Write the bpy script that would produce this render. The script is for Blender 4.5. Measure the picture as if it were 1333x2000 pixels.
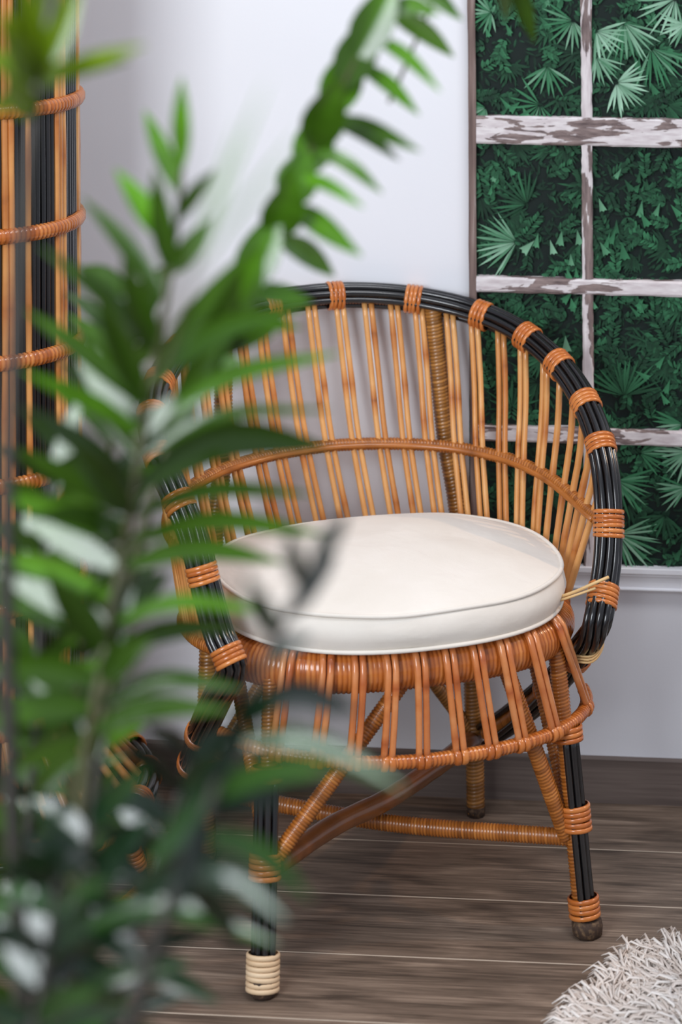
import bpy, math, random
from mathutils import Vector, Matrix, noise
random.seed(7)
scene = bpy.context.scene
for o in list(bpy.data.objects): bpy.data.objects.remove(o)
COL = scene.collection

# ------------------------------------------------------------------ camera
FPX, CAM_H, Y_HOR, CX = 4722.0, 1.6, -500.0, 666.5
cam_d = bpy.data.cameras.new('camera'); cam = bpy.data.objects.new('camera', cam_d); COL.objects.link(cam)
cam.location = (0, 0, CAM_H); cam.rotation_euler = (math.radians(90), 0, 0)
cam_d.sensor_fit = 'VERTICAL'; cam_d.sensor_height = 36.0; cam_d.sensor_width = 24.0
cam_d.lens = FPX / 2000 * 36.0
cam_d.shift_y = -(1000 - Y_HOR) / 2000
cam_d.clip_start = 0.05
cam_d.dof.use_dof = True; cam_d.dof.focus_distance = 3.33; cam_d.dof.aperture_fstop = 3.5
scene.camera = cam

# ------------------------------------------------------------------ world, lights, exposure
w = bpy.data.worlds.new('world'); scene.world = w; w.use_nodes = True
bg = w.node_tree.nodes['Background']; bg.inputs[0].default_value = (0.80, 0.86, 1.0, 1); bg.inputs[1].default_value = 0.52

def area(name, loc, target, size, sy, power, color):
    l = bpy.data.lights.new(name, 'AREA'); l.shape = 'RECTANGLE'; l.size = size; l.size_y = sy
    l.energy = power; l.color = color
    o = bpy.data.objects.new(name, l); COL.objects.link(o); o.location = loc
    o.rotation_euler = (Vector(target) - Vector(loc)).to_track_quat('-Z', 'Y').to_euler()
    return o
area('upper_wall_fill', (0.70, 2.35, 2.85), (0.35, 3.65, 1.2), 1.2, 0.6, 27, (0.95, 0.97, 1.0))  # unseen fill light added overhead to make the upper wall brighter than the lower
area('daylight_window', (-1.35, 0.55, 1.75), (0.25, 3.3, 0.75), 1.2, 1.2, 66, (0.90, 0.95, 1.0))
sp = bpy.data.lights.new('warm_spotlight', 'SPOT'); sp.energy = 40; sp.color = (1.0, 0.66, 0.42)
sp.shadow_soft_size = 0.03; sp.spot_size = math.radians(26); sp.spot_blend = 0.25
spo = bpy.data.objects.new('warm_spotlight', sp); COL.objects.link(spo); spo.location = (1.95, 3.38, 1.80)
spo.rotation_euler = (Vector((0.12, 3.25, 0.42)) - spo.location).to_track_quat('-Z', 'Y').to_euler()

scene.view_settings.view_transform = 'Standard'; scene.view_settings.look = 'None'
scene.view_settings.exposure = 0.0; scene.view_settings.gamma = 1.0; scene.view_settings.use_curve_mapping = False

# ------------------------------------------------------------------ helpers
def lin(r, g, b):
    f = lambda c: (c / 255) / 12.92 if c / 255 <= 0.04045 else ((c / 255 + 0.055) / 1.055) ** 2.4
    return (f(r), f(g), f(b), 1.0)
def P(x, y, Y):            # a point Y metres from the camera plane
    return Vector(((x - CX) / FPX * Y, Y, CAM_H - (y - Y_HOR) / FPX * Y))
def mesh_obj(name, verts, faces, mat, parent=None, smooth=True, col=None):
    me = bpy.data.meshes.new(name); me.from_pydata([tuple(v) for v in verts], [], faces)
    if smooth: me.polygons.foreach_set('use_smooth', [True] * len(me.polygons))
    if col is not None:
        a = me.color_attributes.new('tint', 'FLOAT_COLOR', 'POINT')
        buf = []
        for c in col: buf += (list(c) + [1.0])[:4] if hasattr(c, '__len__') else [c, c, c, 1.0]
        a.data.foreach_set('color', buf)
    me.update(); me.materials.append(mat)
    o = bpy.data.objects.new(name, me); COL.objects.link(o)
    if parent: o.parent = parent
    return o
def thing(name, label, cat, loc=(0, 0, 0), rz=0.0, group=None):
    o = bpy.data.objects.new(name, None); COL.objects.link(o); o.location = loc; o.rotation_euler = (0, 0, rz)
    o.empty_display_size = 0.05
    return tag(o, label, cat, group)
def tag(o, label, cat, group=None):
    o['label'] = label; o['category'] = cat
    if group: o['group'] = group
    return o
def resample(pts, n=None, step=None):
    """Catmull-Rom through pts, evenly spaced."""
    pts = [Vector(p) for p in pts]
    dense = []
    if len(pts) == 2:
        dense = [pts[0].lerp(pts[1], i / 20) for i in range(21)]
    else:
        for i in range(len(pts) - 1):
            p0 = pts[i - 1] if i else pts[0] * 2 - pts[1]
            p1, p2 = pts[i], pts[i + 1]
            p3 = pts[i + 2] if i + 2 < len(pts) else p2 * 2 - p1
            for k in range(12):
                t = k / 12
                dense.append(0.5 * ((2 * p1) + (p2 - p0) * t + (2 * p0 - 5 * p1 + 4 * p2 - p3) * t * t + (3 * p1 - p0 - 3 * p2 + p3) * t ** 3))
        dense.append(pts[-1])
    L = [0.0]
    for a, b in zip(dense, dense[1:]): L.append(L[-1] + (b - a).length)
    if n is None: n = max(2, int(round(L[-1] / step)) + 1)
    out = []; j = 0
    for i in range(n):
        s = L[-1] * i / (n - 1)
        while j < len(L) - 2 and L[j + 1] < s: j += 1
        d = L[j + 1] - L[j]
        out.append(dense[j].lerp(dense[j + 1], 0 if d == 0 else (s - L[j]) / d))
    return out
def frames(pts, ref=None):
    """tangent, normal, binormal at every point; ref(i, p) gives a preferred normal."""
    out = []; prev = None
    for i, p in enumerate(pts):
        t = (pts[min(i + 1, len(pts) - 1)] - pts[max(i - 1, 0)]).normalized()
        if ref is not None: nrm = Vector(ref(i, p))
        elif prev is None: nrm = Vector((0, 0, 1)) if abs(t.z) < 0.8 else Vector((0, -1, 0))
        else: nrm = prev
        nrm = (nrm - t * nrm.dot(t))
        if nrm.length < 1e-6: nrm = t.orthogonal()
        nrm.normalize(); prev = nrm
        out.append((t, nrm, t.cross(nrm)))
    return out
def tube_geo(pts, rad, seg=8, fr=None, helix=0.0, ell=1.0):
    fr = fr or frames(pts); V = []; Fc = []
    n = len(pts)
    for i, p in enumerate(pts):
        t, a, b = fr[i]; r = rad[i] if hasattr(rad, '__len__') else rad
        for k in range(seg):
            an = 2 * math.pi * k / seg
            V.append(p + a * (math.cos(an) * r * ell) + b * (math.sin(an) * r) + t * (helix * 0.35 * math.sin(an)))
    for i in range(n - 1):
        for k in range(seg):
            k2 = (k + 1) % seg
            Fc.append((i * seg + k, i * seg + k2, (i + 1) * seg + k2, (i + 1) * seg + k))
    Fc.append(tuple(range(seg - 1, -1, -1))); Fc.append(tuple((n - 1) * seg + k for k in range(seg)))
    return V, Fc
def cane(name, pts, r, mat, parent, seg=8, step=0.02, nodes=True):
    """a plain cane: slightly bulging knots, a touch of colour change"""
    q = resample(pts, step=step); base = random.uniform(0.25, 0.75)
    rad = []; col = []
    knot = random.uniform(0.03, 0.2); s = 0
    for i, p in enumerate(q):
        if i: s += (p - q[i - 1]).length
        k = nodes and s > knot
        if k: knot = s + random.uniform(0.12, 0.26)
        rad.append(r * (1.12 if k else random.uniform(0.97, 1.03)))
        col.append(max(0, min(1, (0.05 if k else base + random.uniform(-.12, .12)))))
    V, Fc = tube_geo(q, rad, seg)
    return mesh_obj(name, V, Fc, mat, parent, col=[c for c in col for _ in range(seg)])
def wrapped(name, pts, r, mat, parent, pitch=0.0046, seg=10, bump=0.10, ell=1.0, ref=None):
    """a pole wound with flat cane: one rounded ridge for each turn"""
    q0 = resample(pts, step=pitch); n = len(q0) - 1
    q = resample(pts, n=n * 3 + 1); rad = []; col = []
    tone = 0.5
    for i in range(len(q)):
        ph = i % 3
        if ph == 0: tone = random.choice((0.15, 0.35, 0.5, 0.6, 0.75, 0.95))
        rad.append(r * (1 - bump) if ph == 0 else r * random.uniform(0.99, 1.01))
        col.append(0.0 if ph == 0 else tone)
    V, Fc = tube_geo(q, rad, seg, fr=frames(q, ref), helix=pitch, ell=ell)
    return mesh_obj(name, V, Fc, mat, parent, col=[c for c in col for _ in range(seg)])
def binding(name, centre, axis, up, ra, rb, turns, width, mat, parent, seg=18):
    """a lashing: turns of flat cane side by side round a bundle of radii ra x rb; axis = bundle direction"""
    axis = Vector(axis).normalized(); up = Vector(up); up = (up - axis * up.dot(axis)).normalized(); sd = axis.cross(up)
    V = []; Fc = []; col = []
    for tn in range(turns):
        off = (tn - (turns - 1) / 2) * width + random.uniform(-.06, .06) * width
        tone = random.uniform(0.2, 0.9); tilt = random.uniform(-.12, .12) * width
        b0 = len(V)
        prof = ((-0.5, -0.0016), (-0.42, 0.0006), (-0.15, 0.0014), (0.15, 0.0014), (0.42, 0.0006), (0.5, -0.0016))
        for k in range(seg):
            an = 2 * math.pi * k / seg
            for (w_, h_) in prof:
                V.append(Vector(centre) + axis * (off + w_ * width + tilt * math.cos(an)) + up * (math.cos(an) * (ra + h_)) + sd * (math.sin(an) * (rb + h_)))
                col.append(0.0 if h_ < 0 else tone)
        m = len(prof)
        for k in range(seg):
            for j in range(m - 1):
                k2 = (k + 1) % seg
                Fc.append((b0 + k * m + j, b0 + k * m + j + 1, b0 + k2 * m + j + 1, b0 + k2 * m + j))
    return mesh_obj(name, V, Fc, mat, parent, col=col)
def box_geo(x0, x1, y0, y1, z0, z1, bev=0.0):
    if bev <= 0:
        V = [(x, y, z) for z in (z0, z1) for y in (y0, y1) for x in (x0, x1)]
        return V, [(0, 2, 3, 1), (4, 5, 7, 6), (0, 1, 5, 4), (2, 6, 7, 3), (0, 4, 6, 2), (1, 3, 7, 5)]
    b = bev
    V = [(x0, y0, z0), (x1, y0, z0), (x1, y1, z0), (x0, y1, z0), (x0, y0, z1 - b), (x1, y0, z1 - b), (x1, y1, z1 - b), (x0, y1, z1 - b),
         (x0 + b, y0 + b, z1), (x1 - b, y0 + b, z1), (x1 - b, y1 - b, z1), (x0 + b, y1 - b, z1)]
    Fc = [(3, 2, 1, 0), (8, 9, 10, 11)]
    for k in range(4):
        k2 = (k + 1) % 4
        Fc += [(k, k2, 4 + k2, 4 + k), (4 + k, 4 + k2, 8 + k2, 8 + k)]
    return V, Fc

# ------------------------------------------------------------------ materials
def mat(name, rough=0.5, spec=0.5, coat=0.0):
    m = bpy.data.materials.new(name); m.use_nodes = True
    nt = m.node_tree; b = nt.nodes['Principled BSDF']
    b.inputs['Roughness'].default_value = rough; b.inputs['Specular IOR Level'].default_value = spec
    b.inputs['Coat Weight'].default_value = coat; b.inputs['Coat Roughness'].default_value = 0.15
    return m, nt, b
def N(nt, typ, **kw):
    n = nt.nodes.new(typ)
    for k, v in kw.items():
        if k in n.inputs: n.inputs[k].default_value = v
        else: setattr(n, k, v)
    return n
def ramp(nt, stops):
    n = nt.nodes.new('ShaderNodeValToRGB'); cr = n.color_ramp
    while len(cr.elements) < len(stops): cr.elements.new(0.5)
    for e, (p, c) in zip(cr.elements, stops): e.position = p; e.color = c
    return n
def obj_coords(nt, scale=(1, 1, 1)):
    tc = nt.nodes.new('ShaderNodeTexCoord'); mp = nt.nodes.new('ShaderNodeMapping'); mp.inputs['Scale'].default_value = scale
    nt.links.new(tc.outputs['Object'], mp.inputs['Vector']); return mp.outputs['Vector']
def tinted(name, stops, rough, coat=0.0, nscale=35, nmix=0.45, bump=0.0):
    """colour from the mesh tint (each turn or cane its own tone) mixed with fine noise"""
    m, nt, b = mat(name, rough, 0.5, coat)
    at = N(nt, 'ShaderNodeAttribute', attribute_name='tint')
    nz = N(nt, 'ShaderNodeTexNoise', Scale=nscale, Detail=4.0); nt.links.new(obj_coords(nt), nz.inputs['Vector'])
    mx = N(nt, 'ShaderNodeMix', data_type='FLOAT'); mx.inputs['Factor'].default_value = nmix
    nt.links.new(at.outputs['Fac'], mx.inputs['A']); nt.links.new(nz.outputs['Fac'], mx.inputs['B'])
    r = ramp(nt, stops); nt.links.new(mx.outputs['Result'], r.inputs['Fac']); nt.links.new(r.outputs['Color'], b.inputs['Base Color'])
    if bump:
        bp = N(nt, 'ShaderNodeBump', Strength=bump, Distance=0.001)
        n2 = N(nt, 'ShaderNodeTexNoise', Scale=400.0, Detail=2.0); nt.links.new(obj_coords(nt), n2.inputs['Vector'])
        nt.links.new(n2.outputs['Fac'], bp.inputs['Height']); nt.links.new(bp.outputs['Normal'], b.inputs['Normal'])
    return m
M_CANE = tinted('varnished_cane', [(0.0, lin(100, 48, 18)), (0.2, lin(182, 110, 52)), (0.5, lin(212, 148, 84)), (0.8, lin(230, 176, 112)), (1.0, lin(236, 194, 138))], 0.28, 0.35, nmix=0.3)
M_APRON = tinted('reddish_varnished_cane', [(0.0, lin(92, 42, 18)), (0.3, lin(178, 94, 46)), (0.55, lin(206, 126, 70)), (1.0, lin(230, 172, 120))], 0.26, 0.45)
M_WRAP = tinted('wound_cane', [(0.0, lin(74, 36, 10)), (0.3, lin(150, 86, 30)), (0.6, lin(180, 108, 44)), (1.0, lin(208, 142, 72))], 0.32, 0.3)
M_WRAP_D = tinted('aged_wound_cane', [(0.0, lin(52, 30, 10)), (0.35, lin(142, 94, 40)), (0.65, lin(172, 118, 56)), (1.0, lin(204, 150, 86))], 0.36, 0.25)
M_BIND = tinted('cane_lashing', [(0.0, lin(88, 36, 8)), (0.3, lin(174, 92, 34)), (0.6, lin(200, 117, 52)), (1.0, lin(222, 148, 82))], 0.25, 0.4)
M_TAPE = tinted('pale_new_cane_lashing', [(0.0, lin(150, 112, 74)), (0.3, lin(216, 184, 146)), (1.0, lin(240, 218, 186))], 0.5)
M_BLACK = tinted('black_lacquered_cane', [(0.0, lin(10, 9, 10)), (0.5, lin(20, 19, 21)), (0.85, lin(34, 29, 28)), (1.0, lin(50, 38, 32))], 0.22, 0.5)
M_POLE = tinted('brown_bent_pole', [(0.0, lin(74, 40, 18)), (0.4, lin(128, 76, 38)), (0.7, lin(164, 100, 52)), (1.0, lin(184, 118, 66))], 0.3, 0.4, nscale=18, nmix=0.8)
M_FOOT = tinted('frayed_dark_foot', [(0.0, lin(26, 20, 16)), (0.5, lin(66, 48, 36)), (1.0, lin(160, 128, 92))], 0.8, nscale=160, nmix=0.9)
M_TIE = tinted('straw_tie', [(0.0, lin(196, 150, 90)), (1.0, lin(240, 206, 150))], 0.5)

def wall_paint():
    m, nt, b = mat('white_wall_paint', 0.55, 0.3)
    nz = N(nt, 'ShaderNodeTexNoise', Scale=1.7, Detail=3.0); nt.links.new(obj_coords(nt), nz.inputs['Vector'])
    r = ramp(nt, [(0.3, lin(229, 229, 234)), (0.7, lin(236, 236, 240))]); nt.links.new(nz.outputs['Fac'], r.inputs['Fac']); nt.links.new(r.outputs['Color'], b.inputs['Base Color'])
    bp = N(nt, 'ShaderNodeBump', Strength=0.06, Distance=0.002); n2 = N(nt, 'ShaderNodeTexNoise', Scale=220.0); nt.links.new(obj_coords(nt), n2.inputs['Vector'])
    nt.links.new(n2.outputs['Fac'], bp.inputs['Height']); nt.links.new(bp.outputs['Normal'], b.inputs['Normal'])
    return m
M_WALL = wall_paint()
def wood(name, stops, grain=(4.5, 120, 120), rough=0.55, knots=True):
    """oak-look laminate, grain along local X, every board shifted by its own random number"""
    m, nt, b = mat(name, rough, 0.3)
    tc = nt.nodes.new('ShaderNodeTexCoord'); oi = nt.nodes.new('ShaderNodeObjectInfo')
    sc = N(nt, 'ShaderNodeVectorMath', operation='SCALE'); sc.inputs['Scale'].default_value = 37.0
    cmb = nt.nodes.new('ShaderNodeCombineXYZ')
    for k in ('X', 'Y', 'Z'): nt.links.new(oi.outputs['Random'], cmb.inputs[k])
    nt.links.new(cmb.outputs[0], sc.inputs[0])
    ad = N(nt, 'ShaderNodeVectorMath', operation='ADD'); nt.links.new(tc.outputs['Object'], ad.inputs[0]); nt.links.new(sc.outputs[0], ad.inputs[1])
    mp = nt.nodes.new('ShaderNodeMapping'); mp.inputs['Scale'].default_value = grain; nt.links.new(ad.outputs[0], mp.inputs['Vector'])
    fine = N(nt, 'ShaderNodeTexNoise', Scale=1.6, Detail=9.0, Roughness=0.68, Distortion=0.35); nt.links.new(mp.outputs[0], fine.inputs['Vector'])
    mp2 = nt.nodes.new('ShaderNodeMapping'); mp2.inputs['Scale'].default_value = (grain[0] * .9, grain[1] * .18, grain[2] * .18); nt.links.new(ad.outputs[0], mp2.inputs['Vector'])
    big = N(nt, 'ShaderNodeTexNoise', Scale=1.3, Detail=4.0, Distortion=0.8); nt.links.new(mp2.outputs[0], big.inputs['Vector'])
    mx = N(nt, 'ShaderNodeMix', data_type='FLOAT'); mx.inputs['Factor'].default_value = 0.45
    nt.links.new(fine.outputs['Fac'], mx.inputs['A']); nt.links.new(big.outputs['Fac'], mx.inputs['B'])
    r = ramp(nt, stops); nt.links.new(mx.outputs['Result'], r.inputs['Fac'])
    out = r.outputs['Color']
    if knots:
        mp3 = nt.nodes.new('ShaderNodeMapping'); mp3.inputs['Scale'].default_value = (4.0, 13, 13); nt.links.new(ad.outputs[0], mp3.inputs['Vector'])
        vo = N(nt, 'ShaderNodeTexVoronoi', Scale=1.0); nt.links.new(mp3.outputs[0], vo.inputs['Vector'])
        kr = ramp(nt, [(0.03, (1, 1, 1, 1)), (0.17, (0, 0, 0, 1))]); nt.links.new(vo.outputs['Distance'], kr.inputs['Fac'])
        km = N(nt, 'ShaderNodeMix', data_type='RGBA'); km.inputs['B'].default_value = lin(52, 42, 36)
        ks = N(nt, 'ShaderNodeMath', operation='MULTIPLY'); ks.inputs[1].default_value = 0.7; nt.links.new(kr.outputs['Color'], ks.inputs[0])
        nt.links.new(ks.outputs[0], km.inputs['Factor']); nt.links.new(out, km.inputs['A']); out = km.outputs['Result']
    nt.links.new(out, b.inputs['Base Color'])
    bp = N(nt, 'ShaderNodeBump', Strength=0.18, Distance=0.0015); nt.links.new(fine.outputs['Fac'], bp.inputs['Height']); nt.links.new(bp.outputs['Normal'], b.inputs['Normal'])
    return m
M_PLANK = wood('grey_brown_oak_laminate', [(0.28, lin(50, 41, 35)), (0.42, lin(88, 74, 63)), (0.54, lin(122, 104, 90)), (0.72, lin(174, 153, 134))])
M_BASE = wood('grey_brown_baseboard', [(0.30, lin(80, 69, 64)), (0.5, lin(106, 93, 87)), (0.7, lin(130, 117, 109))], grain=(1.6, 90, 90), knots=False)
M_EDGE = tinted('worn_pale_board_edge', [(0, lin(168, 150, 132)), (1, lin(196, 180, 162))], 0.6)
M_SUB = mat('floor_underlay', 0.9)[0]; M_SUB.node_tree.nodes['Principled BSDF'].inputs['Base Color'].default_value = lin(170, 150, 132)

def peeling(name, scale):
    m, nt, b = mat(name, 0.7, 0.25)
    v = obj_coords(nt, scale)
    n1 = N(nt, 'ShaderNodeTexNoise', Scale=1.0, Detail=5.0, Roughness=0.55, Distortion=0.5); nt.links.new(v, n1.inputs['Vector'])
    r = ramp(nt, [(0.52, (0, 0, 0, 1)), (0.535, (1, 1, 1, 1))]); nt.links.new(n1.outputs['Fac'], r.inputs['Fac'])
    n2 = N(nt, 'ShaderNodeTexNoise', Scale=3.0, Detail=6.0); nt.links.new(v, n2.inputs['Vector'])
    wd = ramp(nt, [(0.3, lin(92, 78, 78)), (0.7, lin(150, 132, 128))]); nt.links.new(n2.outputs['Fac'], wd.inputs['Fac'])
    pt = ramp(nt, [(0.3, lin(196, 184, 186)), (0.7, lin(226, 220, 220))]); nt.links.new(n2.outputs['Fac'], pt.inputs['Fac'])
    mx = N(nt, 'ShaderNodeMix', data_type='RGBA'); nt.links.new(r.outputs['Color'], mx.inputs['Factor']); nt.links.new(pt.outputs['Color'], mx.inputs['A']); nt.links.new(wd.outputs['Color'], mx.inputs['B'])
    nt.links.new(mx.outputs['Result'], b.inputs['Base Color'])
    return m
M_PEEL_H = peeling('peeling_paint_along', (14, 60, 75))
M_PEEL_V = peeling('peeling_paint_upright', (60, 60, 9))
def peel_dark():
    m, nt, b = mat('bare_weathered_stile', 0.75, 0.2); v = obj_coords(nt, (120, 60, 8))
    n1 = N(nt, 'ShaderNodeTexNoise', Scale=1.0, Detail=5.0); nt.links.new(v, n1.inputs['Vector'])
    r = ramp(nt, [(0.3, lin(96, 80, 76)), (0.58, lin(132, 112, 106)), (0.68, lin(150, 134, 128)), (0.70, lin(206, 198, 196))]); nt.links.new(n1.outputs['Fac'], r.inputs['Fac']); nt.links.new(r.outputs['Color'], b.inputs['Base Color'])
    return m
M_STILE = peel_dark()
M_PRINT = mat('printed_foliage', 0.6, 0.25)[0]
_nt = M_PRINT.node_tree; _a = N(_nt, 'ShaderNodeAttribute', attribute_name='tint'); _nt.links.new(_a.outputs['Color'], _nt.nodes['Principled BSDF'].inputs['Base Color'])

def fabric():
    m, nt, b = mat('cream_cotton', 0.9, 0.15)
    b.inputs['Sheen Weight'].default_value = 0.2
    v = obj_coords(nt)
    nz = N(nt, 'ShaderNodeTexNoise', Scale=9.0, Detail=4.0); nt.links.new(v, nz.inputs['Vector'])
    r = ramp(nt, [(0.3, lin(226, 218, 207)), (0.7, lin(235, 228, 219))]); nt.links.new(nz.outputs['Fac'], r.inputs['Fac']); nt.links.new(r.outputs['Color'], b.inputs['Base Color'])
    wv = N(nt, 'ShaderNodeTexNoise', Scale=900.0, Detail=1.0); nt.links.new(v, wv.inputs['Vector'])
    fold = N(nt, 'ShaderNodeTexNoise', Scale=14.0, Detail=3.0, Distortion=0.8); nt.links.new(v, fold.inputs['Vector'])
    b1 = N(nt, 'ShaderNodeBump', Strength=0.25, Distance=0.0006); nt.links.new(wv.outputs['Fac'], b1.inputs['Height'])
    b2 = N(nt, 'ShaderNodeBump', Strength=0.35, Distance=0.006); nt.links.new(fold.outputs['Fac'], b2.inputs['Height']); nt.links.new(b1.outputs['Normal'], b2.inputs['Normal'])
    nt.links.new(b2.outputs['Normal'], b.inputs['Normal'])
    return m
M_FABRIC = fabric()
def leaf_mat(name, dark, mid, light, trans=0.25):
    m, nt, b = mat(name, 0.17, 0.6)
    at = N(nt, 'ShaderNodeAttribute', attribute_name='tint')
    r = ramp(nt, [(0.0, dark), (0.5, mid), (1.0, light)]); nt.links.new(at.outputs['Fac'], r.inputs['Fac']); nt.links.new(r.outputs['Color'], b.inputs['Base Color'])
    tr = nt.nodes.new('ShaderNodeBsdfTranslucent'); nt.links.new(r.outputs['Color'], tr.inputs['Color'])
    mx = nt.nodes.new('ShaderNodeMixShader'); mx.inputs[0].default_value = trans
    nt.links.new(b.outputs[0], mx.inputs[1]); nt.links.new(tr.outputs[0], mx.inputs[2]); nt.links.new(mx.outputs[0], nt.nodes['Material Output'].inputs['Surface'])
    return m
M_LEAF = leaf_mat('palm_leaf', lin(32, 52, 13), lin(58, 90, 20), lin(106, 168, 40))
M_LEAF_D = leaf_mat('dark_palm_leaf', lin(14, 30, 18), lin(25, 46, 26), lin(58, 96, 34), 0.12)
M_LEAF_Y = leaf_mat('young_palm_leaf', lin(62, 82, 14), lin(96, 122, 20), lin(136, 160, 36), 0.3)
M_STEM = tinted('palm_stem', [(0.0, lin(40, 38, 24)), (0.5, lin(66, 66, 34)), (1.0, lin(88, 90, 44))], 0.5)
M_STEM_D = tinted('dark_palm_stem', [(0.0, lin(32, 32, 30)), (0.5, lin(54, 52, 48)), (1.0, lin(80, 62, 54))], 0.5)
M_RUG = tinted('cream_shag', [(0.0, lin(180, 162, 148)), (0.4, lin(222, 209, 199)), (1.0, lin(246, 240, 234))], 0.85, nscale=60, nmix=0.15)

# ------------------------------------------------------------------ the room
PSI = math.atan(0.088)
W0 = Vector((0.2588, 3.664, 0.0)); WD = Vector((math.cos(PSI), -math.sin(PSI), 0)); WN = Vector((-math.sin(PSI), -math.cos(PSI), 0))
ROOM = Matrix.Translation(W0) @ Matrix.Rotation(-PSI, 4, 'Z')      # local x along the wall, -y into the room
def in_room(o): o.matrix_world = ROOM; return o
def on_wall(x, y, n=0.0):    # point of the photograph's wall -> (along, height)
    d = Vector(((x - CX) / FPX, 1, -(y - Y_HOR) / FPX))
    q = W0 + WN * n
    t = (q - Vector((0, 0, CAM_H))).dot(WN) / d.dot(WN)
    p = Vector((0, 0, CAM_H)) + d * t
    return (p - W0).dot(WD), p.z
def struct(o, label=None):
    o['kind'] = 'structure'
    if label: o['label'] = label; o['category'] = label.split()[-1]
    return o
WALL_Y = 0.008                                                      # wall face behind the baseboard's face
V, Fc = box_geo(-3.0, 2.6, WALL_Y, WALL_Y + 0.1, 0, 2.7)
struct(in_room(mesh_obj('wall_back', V, Fc, M_WALL, smooth=False)))
V, Fc = box_geo(-3.0, 2.6, -4.6, WALL_Y + 0.1, -0.06, -0.0105)
floor = struct(in_room(mesh_obj('floor', V, Fc, M_SUB, smooth=False)))
random.seed(3)
pw = 0.167; yj = -0.154 + pw                                       # first joint line is 15 cm off the wall
for row in range(24):
    y1 = yj - row * pw; y0 = y1 - pw
    y1c = min(y1, WALL_Y)
    x = 0.38 + random.uniform(0, .2) - 1.285 * 3
    while x < 2.6:
        L = 1.285
        xa, xb = max(x, -3.0), min(x + L, 2.6)
        if xb - xa > 0.05:
            V, Fc = box_geo(-(xb - xa) / 2 + .0003, (xb - xa) / 2 - .0003, -(y1c - y0) / 2 + .0003, (y1c - y0) / 2 - .0003, -0.01, 0.0, 0.0011)
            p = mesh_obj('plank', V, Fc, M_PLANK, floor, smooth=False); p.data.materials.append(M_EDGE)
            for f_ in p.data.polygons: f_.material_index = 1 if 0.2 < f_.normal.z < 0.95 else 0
            p.location = ((xa + xb) / 2, (y0 + y1c) / 2, 0)
        x += L
prof = [(0.0, 0.0), (0.0, 0.0655), (0.002, 0.068), (0.008, 0.0685), (0.008, 0.0)]
def extrude_profile(name, prof, x0, x1, m, nx=2):
    V = []; k = len(prof); Fc = []
    for i in range(nx):
        x = x0 + (x1 - x0) * i / (nx - 1)
        V += [(x, y, z) for y, z in prof]
    for i in range(nx - 1):
        for j in range(k): Fc.append((i * k + j, (i + 1) * k + j, (i + 1) * k + (j + 1) % k, i * k + (j + 1) % k))
    Fc += [tuple(range(k)), tuple((nx - 1) * k + j for j in range(k - 1, -1, -1))]
    return in_room(mesh_obj(name, V, Fc, m, smooth=False))
struct(extrude_profile('baseboard_back', prof, -3.0, 2.6, M_BASE))
# white moulding under the mural
sx0, zt = on_wall(917, 1100, 0.0)[0], on_wall(1266, 1111, 0.0)[1]
tz = lambda y: on_wall(1266, y + 0.0, 0.01)[1]
z0, z1, z2, z3, z4, z5, z6 = tz(1111), tz(1121), tz(1123), tz(1127), tz(1130), tz(1151), tz(1158)
tp = [(0.012, z0), (-0.010, z0), (-0.011, z0 - .001), (-0.011, z1), (-0.0085, z2 - .001), (-0.0085, z3), (-0.006, z4), (-0.0045, (z4 + z5) / 2), (-0.0040, z5), (-0.007, z5 - .001), (-0.0075, (z5 + z6) / 2), (-0.005, z6), (0.012, z6)]
struct(extrude_profile('trim_1', tp, sx0, 2.6, M_WALL))

# ------------------------------------------------------------------ the window mural
random.seed(11)
mural = tag(bpy.data.objects.new('window_mural', None), 'printed wall mural of a flaking white lattice window with jungle foliage behind it', 'mural'); COL.objects.link(mural)
mural.matrix_world = ROOM; mural.empty_display_size = .05
KX = on_wall(1100, 600)[0]
def ms(x): return on_wall(x, 600)[0]
def mz(y): return on_wall(1125, y)[1]
S0, S1 = ms(917), ms(1610); ZB, ZT = mz(1110), mz(-330)
V, Fc = box_geo(S0, S1, WALL_Y - 0.002, WALL_Y, ZB, ZT)
mesh_obj('print_panel', V, Fc, M_PRINT, mural, smooth=False, col=[lin(17, 30, 27)[:3]] * 8)
PX = ms(1101) - ms(1100)
LV, LF, LC = [], [], []
dep = [0.0]
def blade(s, z, ang, L, wd, c, tipw=0.0, fold=0.0):
    """one printed leaf: pointed at both ends (or forked at the tip for a fishtail)"""
    if not (S0 < s < S1 and ZB < z < ZT): return
    dep[0] += 0.55e-6
    y = WALL_Y - 0.0021 - dep[0]
    ca, sa = math.cos(ang), math.sin(ang)
    b0 = len(LV)
    pts = [(0, 0), (.35 * L, wd / 2), (.7 * L, wd * .42), (L, tipw / 2), (L * (1 - .18 * (tipw > 0)), 0), (L, -tipw / 2), (.7 * L, -wd * .42), (.35 * L, -wd / 2)]
    if tipw > 0: pts = [(0, 0), (.5 * L, tipw * .24), (L, tipw / 2), (L * .94, tipw * .2), (L * 1.02, 0), (L * .9, -tipw * .22), (L * .97, -tipw / 2), (.5 * L, -tipw * .24)]
    for i, (a, b_) in enumerate(pts):
        S = min(max(s + a * ca - b_ * sa, S0), S1); Z = min(max(z + a * sa + b_ * ca, ZB), ZT)
        LV.append((S, y, Z)); k = (0.72 + 0.34 * a / L) * (1.0 if b_ >= 0 else 0.8)
        LC.append([min(1, q * k) for q in c[:3]])
    LF.append(tuple(range(b0, b0 + 8)))
def mixc(a, b_, t): return [a[i] + (b_[i] - a[i]) * t for i in range(3)]
G0, G1, G2, G3 = lin(20, 40, 32), lin(34, 76, 52), lin(62, 128, 88), lin(172, 214, 186)
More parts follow.
